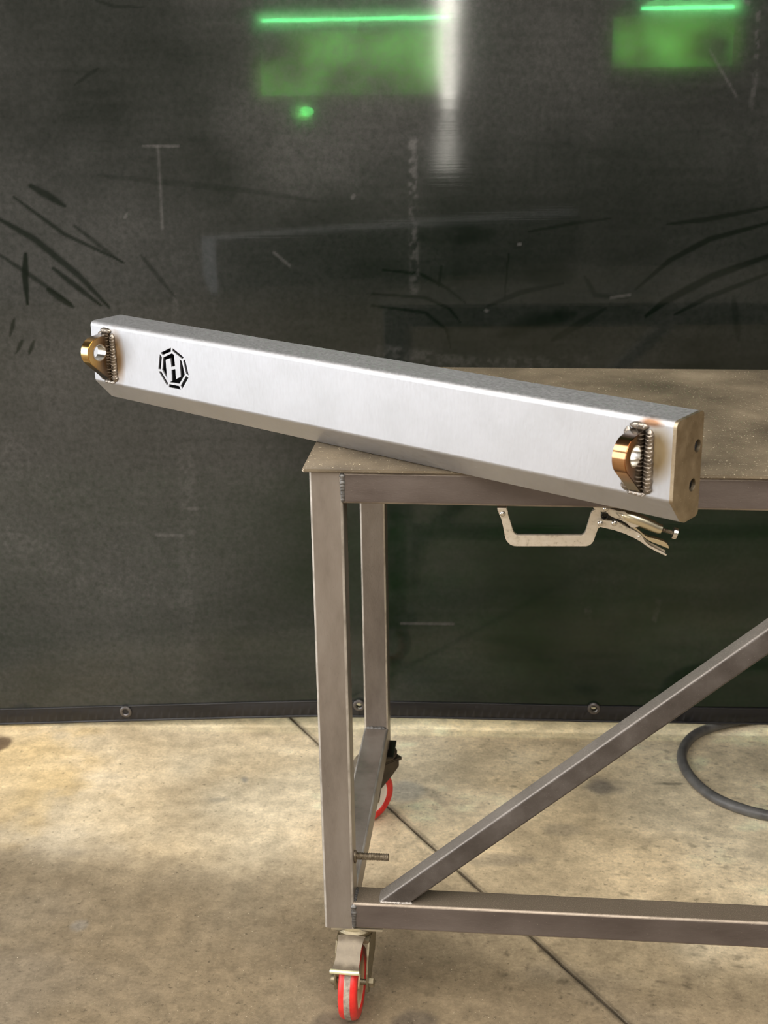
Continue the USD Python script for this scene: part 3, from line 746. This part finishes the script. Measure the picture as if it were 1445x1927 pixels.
# casters
def caster(cx, cy, swivel, hub_mat, fork_mat, shape, label):
    c = thing('caster', loc=(cx, cy, 0), rotz=swivel, parent=table)
    stage.GetPrimAtPath(c).SetCustomDataByKey('label', label)
    R, wd = 0.0635, 0.032
    ay = -0.040
    prof = [(0.0435, -wd / 2 + 0.005), (0.0450, -wd / 2 + 0.001), (0.0465, -wd / 2)]
    for k in range(15):
        an = math.pi * (k / 14 - 0.5)
        prof.append((R - 0.009 + 0.009 * math.cos(an) ** 0.7 if abs(an) < math.pi / 2 - 1e-6 else R - 0.009, wd / 2 * math.sin(an)))
    prof += [(0.0465, wd / 2), (0.0450, wd / 2 - 0.001), (0.0435, wd / 2 - 0.005), (0.0435, -wd / 2 + 0.005)]
    def place(m):
        m.apply_translation((0, ay, R))
        return m
    part('tyre', place(lathe(prof, 64, 'x')), M['red'], c, smooth=40, label='red polyurethane tyre')
    part('tread_band', place(lathe([(R - 0.004, -0.0055), (R + 0.0002, -0.0052), (R + 0.0004, 0), (R + 0.0002, 0.0052), (R - 0.004, 0.0055)], 64, 'x')), M['tread'], c, smooth=40, label='worn grey tread band')
    part('hub', place(cat([lathe([(0.0, -0.0135), (0.012, -0.0135), (0.013, -0.010), (0.039, -0.0105), (0.0445, -0.0135), (0.0445, 0.0135), (0.039, 0.0105), (0.013, 0.010), (0.012, 0.0135), (0, 0.0135)], 48, 'x')])), hub_mat, c, smooth=40)
    part('axle', place(cat([rod((-0.034, 0, 0), (0.034, 0, 0), 0.005, 16), lathe([(0, 0.029), (0.0085, 0.029), (0.0085, 0.036), (0.006, 0.038), (0, 0.038)], 6, 'x'), lathe([(0, -0.038), (0.0075, -0.037), (0.0085, -0.034), (0.0085, -0.029), (0, -0.029)], 24, 'x')])), M['zinc'], c)
    # fork: two cheeks joined by a domed crown under the swivel race
    out = Polygon([(q + (ay if k in (4, 5, 6, 7) else 0), z) for k, (q, z) in enumerate(shape)]).buffer(0.003).buffer(-0.001)
    cheeks = []
    for s in (-1, 1):
        m = bevel_extrude(out, 0.003, 0.0005)
        v = m.vertices.copy()
        m.vertices = np.stack([s * 0.0275 + (v[:, 2] - 0.0015), v[:, 0], v[:, 1]], 1)
        cheeks.append(m)
    crown = lathe([(0, 0.139), (0.026, 0.139), (0.031, 0.1425), (0.034, 0.148), (0.0345, 0.152), (0.031, 0.1563), (0, 0.1563)], 40)
    cheeks += [crown, bx(-0.028, 0.028, -0.030, 0.034, 0.134, 0.140)]
    part('fork', cat(cheeks), fork_mat, c, smooth=35)
    mp = bx(-0.038, 0.0496, -0.0265, 0.060, 0.1562, 0.1599) if abs(swivel) < 20 else bx(-0.030, 0.030, -0.036, 0.036, 0.1562, 0.1599)
    mp.apply_transform(trimesh.transformations.rotation_matrix(math.radians(-swivel), (0, 0, 1)))
    part('mounting_plate', mp, M['plate'] if abs(swivel) < 20 else M['dark'], c, smooth=False)  # rear plate dark, standing for the shade under the table
    # brake pedal: curved plate reaching forward and down over the tyre
    n, k = 22, 9
    t = np.linspace(0, 1, n)
    py = -0.034 - 0.054 * t
    pz = 0.151 - 0.030 * t + 0.005 * np.sin(t * math.pi * 2)
    hw = 0.0235 + 0.0 * t - 0.003 * np.sin(t * math.pi)
    q = np.linspace(-1, 1, k)
    T, Q = np.meshgrid(t, q, indexing='ij')
    yy, zc, hh = np.interp(T, t, py), np.interp(T, t, pz), np.interp(T, t, hw)
    V = np.stack([Q * hh - 0.004 * T, yy - 0.004 * (1 - Q ** 2) * (T > 0.9), zc + 0.002 * (1 - Q ** 2)], -1)
    nrm = np.array((0, 0.28, -0.96))
    A, B = V.reshape(-1, 3), V.reshape(-1, 3) + nrm * 0.0022
    f = grid_faces(n, k)
    rim = []
    idx = np.arange(n * k).reshape(n, k)
    loop = np.concatenate([idx[0, :], idx[1:, -1], idx[-1, -2::-1], idx[-2:0:-1, 0]])
    for a, b in zip(loop, np.roll(loop, -1)):
        rim += [[a, b + n * k, b], [a, a + n * k, b + n * k]]
    pm = trimesh.Trimesh(np.vstack([A, B]), np.vstack([f[:, ::-1], f + n * k, np.array(rim)]), process=False)
    part('brake_pedal', pm, M['pedal'], c, smooth=40)
    lip = tube_path(np.stack([np.linspace(-0.0240, 0.0240, 13) - 0.004, -0.0885 - 0.003 * (1 - np.linspace(-1, 1, 13) ** 2), 0.1190 + 0.002 * (1 - np.linspace(-1, 1, 13) ** 2)], 1), 0.0040, 12)
    part('pedal_lip', lip, M['lip'], c, smooth=50, label='bright bare metal lip')
    return c


WIDE = [(-0.028, 0.135), (0.036, 0.135), (0.040, 0.112), (0.030, 0.085), (0.018, 0.058), (0.0, 0.046), (-0.015, 0.057), (-0.013, 0.09), (-0.040, 0.118)]
NARROW = [(-0.028, 0.135), (0.024, 0.135), (0.024, 0.122), (0.004, 0.104), (0.016, 0.084), (0.012, 0.058), (-0.012, 0.058), (-0.014, 0.09), (-0.040, 0.118)]
caster(0.049, 0.027, -2.5, M['cream'], M['zinc'], WIDE, 'front caster with worn red wheel')
caster(0.034, YE + 0.006, -48, M['white_hub'], M['shaded_zinc'], NARROW, 'rear caster with red wheel and pale hub')

# ------------------------------------------------------------------ the long satin steel bar lying across the table corner
BL, BD, BH, CH, CD = 1.1344, 0.0759, 0.1444, 0.0377, 0.0349
steel = thing('steel_bar', 'long satin silver steel bar with emblem and two lugs lying across the table corner', 'steel bar', (-0.4406, 0.3796, ZT), -33.1813)
sect = Polygon([(0, BH), (BD, BH), (BD, 0), (CD, 0), (0, CH)])
sect = sect.buffer(-0.0085, join_style=2).buffer(0.0085, quad_segs=10)
inner = sect.buffer(-0.0028)


def along_bar(poly, x0, x1):
    """(depth, height) outline swept along the bar from x0 to x1, as a manifold."""
    cs = m3.CrossSection([np.array(poly.exterior.coords)[:-1]], m3.FillRule.EvenOdd)
    return m3.Manifold.extrude(cs, x1 - x0).transform(np.array([[0, 0, 1, x0], [1, 0, 0, 0], [0, 1, 0, 0]], float))


body = along_bar(sect, 0.005, BL - 0.005) - along_bar(inner, 0.004, BL - 0.004)
LOGO = [[(204.4, 121.6), (179.2, 110.2), (183.0, 107.4), (204.0, 115.9)], [(209.4, 121.2), (208.7, 117.2), (230.8, 107.0), (234.2, 109.7)], [(237.4, 105.8), (233.6, 103.2), (238.6, 82.7), (243.7, 80.8)], [(237.5, 77.6), (242.6, 76.0), (226.3, 55.6), (223.4, 59.9)],
        [(195.1, 57.9), (193.5, 53.2), (221.6, 53.2), (218.8, 58.1)], [(171.1, 76.6), (176.4, 77.3), (191.2, 59.4), (188.8, 55.3)], [(176.3, 106.7), (180.3, 103.2), (175.2, 81.7), (170.4, 81.5)],
        [(184.8, 102.7), (206.7, 112.6), (211.2, 110.1), (211.6, 92.4), (203.2, 89.8), (202.3, 104.5), (189.4, 99.9), (189.3, 85.1), (190.0, 68.9), (179.8, 80.6)],
        [(203.0, 83.5), (211.8, 86.1), (212.2, 68.8), (224.9, 75.2), (224.9, 104.6), (229.1, 102.3), (234.2, 80.2), (219.7, 63.0), (198.1, 62.3), (201.9, 64.0)]]
for pc in LOGO:
    pg = Polygon(pc).buffer(0).buffer(0.45, join_style=2)
    pts = np.array(pg.exterior.coords)[:-1] / 1000.0
    cut = m3.Manifold.extrude(m3.CrossSection([pts], m3.FillRule.EvenOdd), 0.05).transform(np.array([[1, 0, 0, 0], [0, 0, 1, -0.02], [0, 1, 0, 0]], float))
    if cut.volume() < 0:
        cut = m3.Manifold.extrude(m3.CrossSection([pts[::-1]], m3.FillRule.EvenOdd), 0.05).transform(np.array([[1, 0, 0, 0], [0, 0, 1, -0.02], [0, 1, 0, 0]], float))
    body = body - cut
part('body', body, M['bar'], steel, smooth=35, label='satin silver tube with chamfered lower edge and cut-out emblem')
part('end_plate', along_bar(sect, 0, 0.005), M['bar'], steel, smooth=35)
endp = along_bar(sect, BL - 0.005, BL)
for (t, z) in ((0.0640, 0.0990), (0.0560, 0.0475)):
    hole = m3.Manifold.cylinder(0.03, 0.0088, circular_segments=40).transform(np.array([[0, 0, 1, BL - 0.015], [1, 0, 0, t - 0.002], [0, 1, 0, z]], float))
    endp = endp - hole
part('end_plate', endp, M['end'], steel, smooth=35, label='brushed end plate with a painted tan reflection and two round holes')

TH = 0.0195
for xc, mat, lab in ((TABS[0], M['tab_gold'], 'gold heat-tinted lug with polished bore'), (TABS[1], M['tab_bronze'], 'bronze heat-tinted lug with polished bore')):
    hc = (-0.0253, 0.0985)
    disc = Point(hc).buffer(0.0262, 32)
    shape = unary_union([disc, Polygon([(0.0, 0.1275), (-0.004, 0.1275), (-0.004, 0.0435), (0.0, 0.0435)])]).convex_hull
    shape = shape.difference(sbox(0, 0, 0.1, 0.2)).difference(Point(hc).buffer(0.0146, 32))
    m = bevel_extrude(shape, TH, 0.0008)
    v = m.vertices.copy()
    m.vertices = np.stack([xc - TH / 2 + v[:, 2], v[:, 0], v[:, 1]], 1)
    tab = part('lug', m, mat, steel, smooth=35, label=lab)
    bore = lathe([(0.0128, -TH / 2 - 0.0003), (0.0147, -TH / 2 - 0.0003), (0.0147, TH / 2 + 0.0003), (0.0128, TH / 2 + 0.0003), (0.0128, -TH / 2 - 0.0003)], 48, 'x')
    bore.apply_translation((xc, *hc))
    part('bore', bore, M['bright'], tab, smooth=40, label='bright polished bore')
    beads = []
    for s in (-1, 1):
        part('weld_bead', weld((xc + s * (TH / 2 + 0.0058), -0.0005, 0.1290), (xc + s * (TH / 2 + 0.0058), -0.0005, 0.0420), (0, -1, 0), (1, 0, 0), 0.0135, 0.0055, 0.0052, 0.25), M['weld'], tab, smooth=60)
    part('weld_bead', weld((xc - TH / 2 - 0.004, -0.0005, 0.1315), (xc + TH / 2 + 0.004, -0.0005, 0.1315), (0, -1, 0.35), (0, 0.2, 1), 0.013, 0.0065, 0.009, 0.5), M['weld'], tab, smooth=60)
    part('weld_bead', weld((xc - TH / 2 - 0.004, -0.0005, 0.0415), (xc + TH / 2 + 0.004, -0.0005, 0.0415), (0, -1, -0.35), (0, 0.2, 1), 0.008, 0.004, 0.007, 0.5), M['weld'], tab, smooth=60)

# ------------------------------------------------------------------ locking clamp gripping the underside of the front rail
CY = 0.020
ZR = TB - W - 0.0002
clamp = thing('locking_clamp', 'worn nickel locking C-clamp hanging from the front rail under the bar', 'clamp')
A = lambda x, y: tuple(at(920 + x * .15225, 930 + y * .15225, CY - 0.004)[[0, 2]])
Bq = lambda x, y: tuple(at(1090 + x * .1384, 930 + y * .1384, CY - 0.006)[[0, 2]])
frame = [A(*q) for q in [(112, 205), (130, 262), (150, 300), (172, 390), (185, 455), (196, 520), (212, 568), (236, 600), (262, 624), (296, 640), (340, 646), (700, 646), (1200, 646), (1236, 636), (1268, 614), (1290, 585), (1304, 548), (1334, 465), (1350, 425), (1378, 405), (1420, 395), (1430, 300), (1400, 230), (1350, 190), (1312, 192), (1280, 208), (1258, 244), (1205, 428), (1190, 470), (1172, 498), (1145, 510), (700, 510), (352, 510), (325, 498), (304, 470), (290, 430), (250, 300), (236, 260), (232, 205)]]
part('jaw_frame', xz_plate(frame, CY - 0.004, CY + 0.004, 0.0007), M['nickel'], clamp, smooth=35)
pad = cat([xz_plate([A(*q) for q in [(103, 160), (216, 160), (218, 194), (108, 196)]], CY - 0.0085, CY + 0.0085, 0.0008, ZR), xz_plate([A(*q) for q in [(118, 180), (222, 180), (228, 250), (205, 274), (165, 276), (140, 262)]], CY - 0.0075, CY - 0.0045, 0.0006),
           xz_plate([A(*q) for q in [(118, 180), (222, 180), (228, 250), (205, 274), (165, 276), (140, 262)]], CY + 0.0045, CY + 0.0075, 0.0006)])
part('swivel_pad', pad, M['nickel'], clamp, smooth=35)
upper = [Bq(*q) for q in [(176, 120), (176, 152), (190, 185), (225, 212), (330, 246), (405, 285), (480, 322), (570, 352), (650, 400), (690, 442), (740, 455), (800, 442), (850, 400), (700, 300), (620, 236), (520, 226), (400, 186), (250, 150), (240, 120)]]
part('upper_jaw', xz_plate(upper, CY - 0.0075, CY + 0.0075, 0.001, ZR), M['nickel'], clamp, smooth=35)
hs = [np.array((Bq(*q)[0], CY, Bq(*q)[1])) for q in [(560, 290), (700, 330), (850, 385), (1000, 450), (1060, 478), (1120, 498)]]
part('handle_tube', tube_path(hs, [0.0075, 0.0098, 0.0095, 0.0085, 0.0078, 0.0072], 24), M['warm_nickel'], clamp, smooth=40, label='warm-toned polished handle tube')
# raised maker's flourish on the handle side
emb = []
for q0, q1 in [((492, 250), (520, 268)), ((520, 268), (545, 300)), ((545, 300), (590, 322)), ((560, 262), (600, 270)), ((600, 270), (612, 310)), ((612, 312), (640, 330)), ((640, 300), (690, 322)), ((650, 330), (700, 348)), ((500, 250), (560, 258)), ((630, 280), (640, 330))]:
    a, b = Bq(*q0), Bq(*q1)
    emb.append(rod((a[0], CY - 0.0078, a[1]), (b[0], CY - 0.0078, b[1]), 0.0008, 8))
part('raised_flourish', cat(emb), M['bright'], clamp)
n0, n1, n2 = (np.array((Bq(*q)[0], CY, Bq(*q)[1])) for q in [(1120, 498), (1285, 543), (1305, 549)])
dr = (n1 - n0) / np.linalg.norm(n1 - n0)
tt = np.linspace(0, np.linalg.norm(n1 - n0), 90)
part('adjusting_screw', tube_path(n0 + tt[:, None] * dr, 0.0029 + 0.0004 * np.sin(tt / 0.0012 * 2 * math.pi), 14), M['stud'], clamp, smooth=50)
part('screw_knob', cat([rod(n1 - dr * 0.001, n1 + dr * 0.0045, 0.0088, 28), rod(n1 + dr * 0.0045, n1 + dr * 0.0055, 0.0078, 28)]), M['bright'], clamp, smooth=40)
lev = [Bq(*q) for q in [(238, 385), (245, 352), (270, 338), (310, 340), (400, 355), (515, 360), (600, 418), (730, 480), (820, 528), (850, 560), (875, 610), (910, 655), (950, 688), (1060, 745), (1185, 812), (1178, 830), (1060, 775), (940, 712), (840, 640), (760, 592), (640, 535), (480, 482), (330, 446), (270, 434), (246, 412)]]
levb = [Bq(*q) for q in [(400, 365), (515, 370), (600, 428), (730, 490), (820, 538), (910, 665), (1060, 750), (1185, 815), (1060, 770), (840, 638), (640, 532), (480, 480), (400, 460)]]
part('lever', cat([xz_plate(lev, CY - 0.0095, CY - 0.0070, 0.0006), xz_plate(lev, CY + 0.0070, CY + 0.0095, 0.0006),
                   xz_plate([Bq(*q) for q in [(640, 528), (760, 585), (840, 632), (940, 704), (1060, 767), (1178, 824), (1178, 832), (1060, 777), (940, 714), (840, 642), (760, 595), (640, 538)]], CY - 0.0090, CY + 0.0090)]), M['nickel'], clamp, smooth=35)
rel = [Bq(*q) for q in [(720, 458), (780, 470), (840, 520), (900, 570), (945, 592), (1040, 612), (1130, 640), (1180, 665), (1212, 705), (1220, 742), (1180, 730), (1110, 700), (1000, 660), (930, 625), (880, 585), (820, 530), (760, 485)]]
part('release_lever', xz_plate(rel, CY - 0.0055, CY + 0.0055, 0.0008), M['warm_nickel'], clamp, smooth=35, label='warm-toned release lever between the handles')
link = [Bq(*q) for q in [(300, 245), (400, 280), (520, 340), (560, 350), (700, 440), (690, 470), (600, 410), (515, 372), (380, 352), (330, 330), (296, 290)]]
part('toggle_link', xz_plate(link, CY - 0.004, CY + 0.004, 0.0005), M['dark'], clamp, smooth=35, label='dark oiled toggle link')
coil = np.linspace(0, 1, 120)
c0 = np.array((Bq(345, 290)[0], CY - 0.0055, Bq(345, 290)[1]))
part('spring', tube_path(np.stack([c0[0] + 0.005 * np.cos(coil * 4 * 2 * math.pi), np.full(120, c0[1]) + 0.006 * coil - 0.003, c0[2] + 0.005 * np.sin(coil * 4 * 2 * math.pi)], 1), 0.0009, 8), M['dark'], clamp, smooth=60)
for (qx, qy), r, fn, y0 in [((357, 195), 0.0044, Bq, -0.0075), ((285, 386), 0.0046, Bq, -0.0095), ((475, 386), 0.0046, Bq, -0.0095), ((170, 232), 0.0046, A, -0.0075), ((808, 566), 0.0022, Bq, -0.0095)]:
    p = fn(qx, qy)
    hd = lathe([(0, 0.0026), (r * 0.5, 0.0023), (r * 0.85, 0.0013), (r, 0), (r, -0.016), (0, -0.016)], 24, 'y')
    hd.vertices[:, 1] *= -1
    hd.invert()
    hd.apply_translation((p[0], CY + y0, p[1]))
    part('rivet', hd, M['bright'], clamp, smooth=50)

# ------------------------------------------------------------------ rubber hose looping out from under the curtain
ctrl = np.array([(1.25, 1.20), (1.10, 1.165), (0.95, 1.115), (0.835, 1.06), (0.750, 1.0), (0.708, 0.92), (0.701, 0.847), (0.721, 0.768), (0.760, 0.706), (0.810, 0.668), (0.858, 0.648), (0.95, 0.63), (1.10, 0.64), (1.30, 0.70), (1.55, 0.72)])
tq = np.arange(len(ctrl))
ti = np.linspace(0, len(ctrl) - 1, 220)
from scipy.interpolate import CubicSpline
hx = CubicSpline(tq, ctrl)(ti)
hose = part('rubber_hose', tube_path(np.c_[hx, np.full(len(hx), 0.0118)], 0.0116, 20), M['rubber'], smooth=True)
keys(stage.GetPrimAtPath(hose), 'grey-black rubber hose looping on the floor from under the curtain', 'hose')
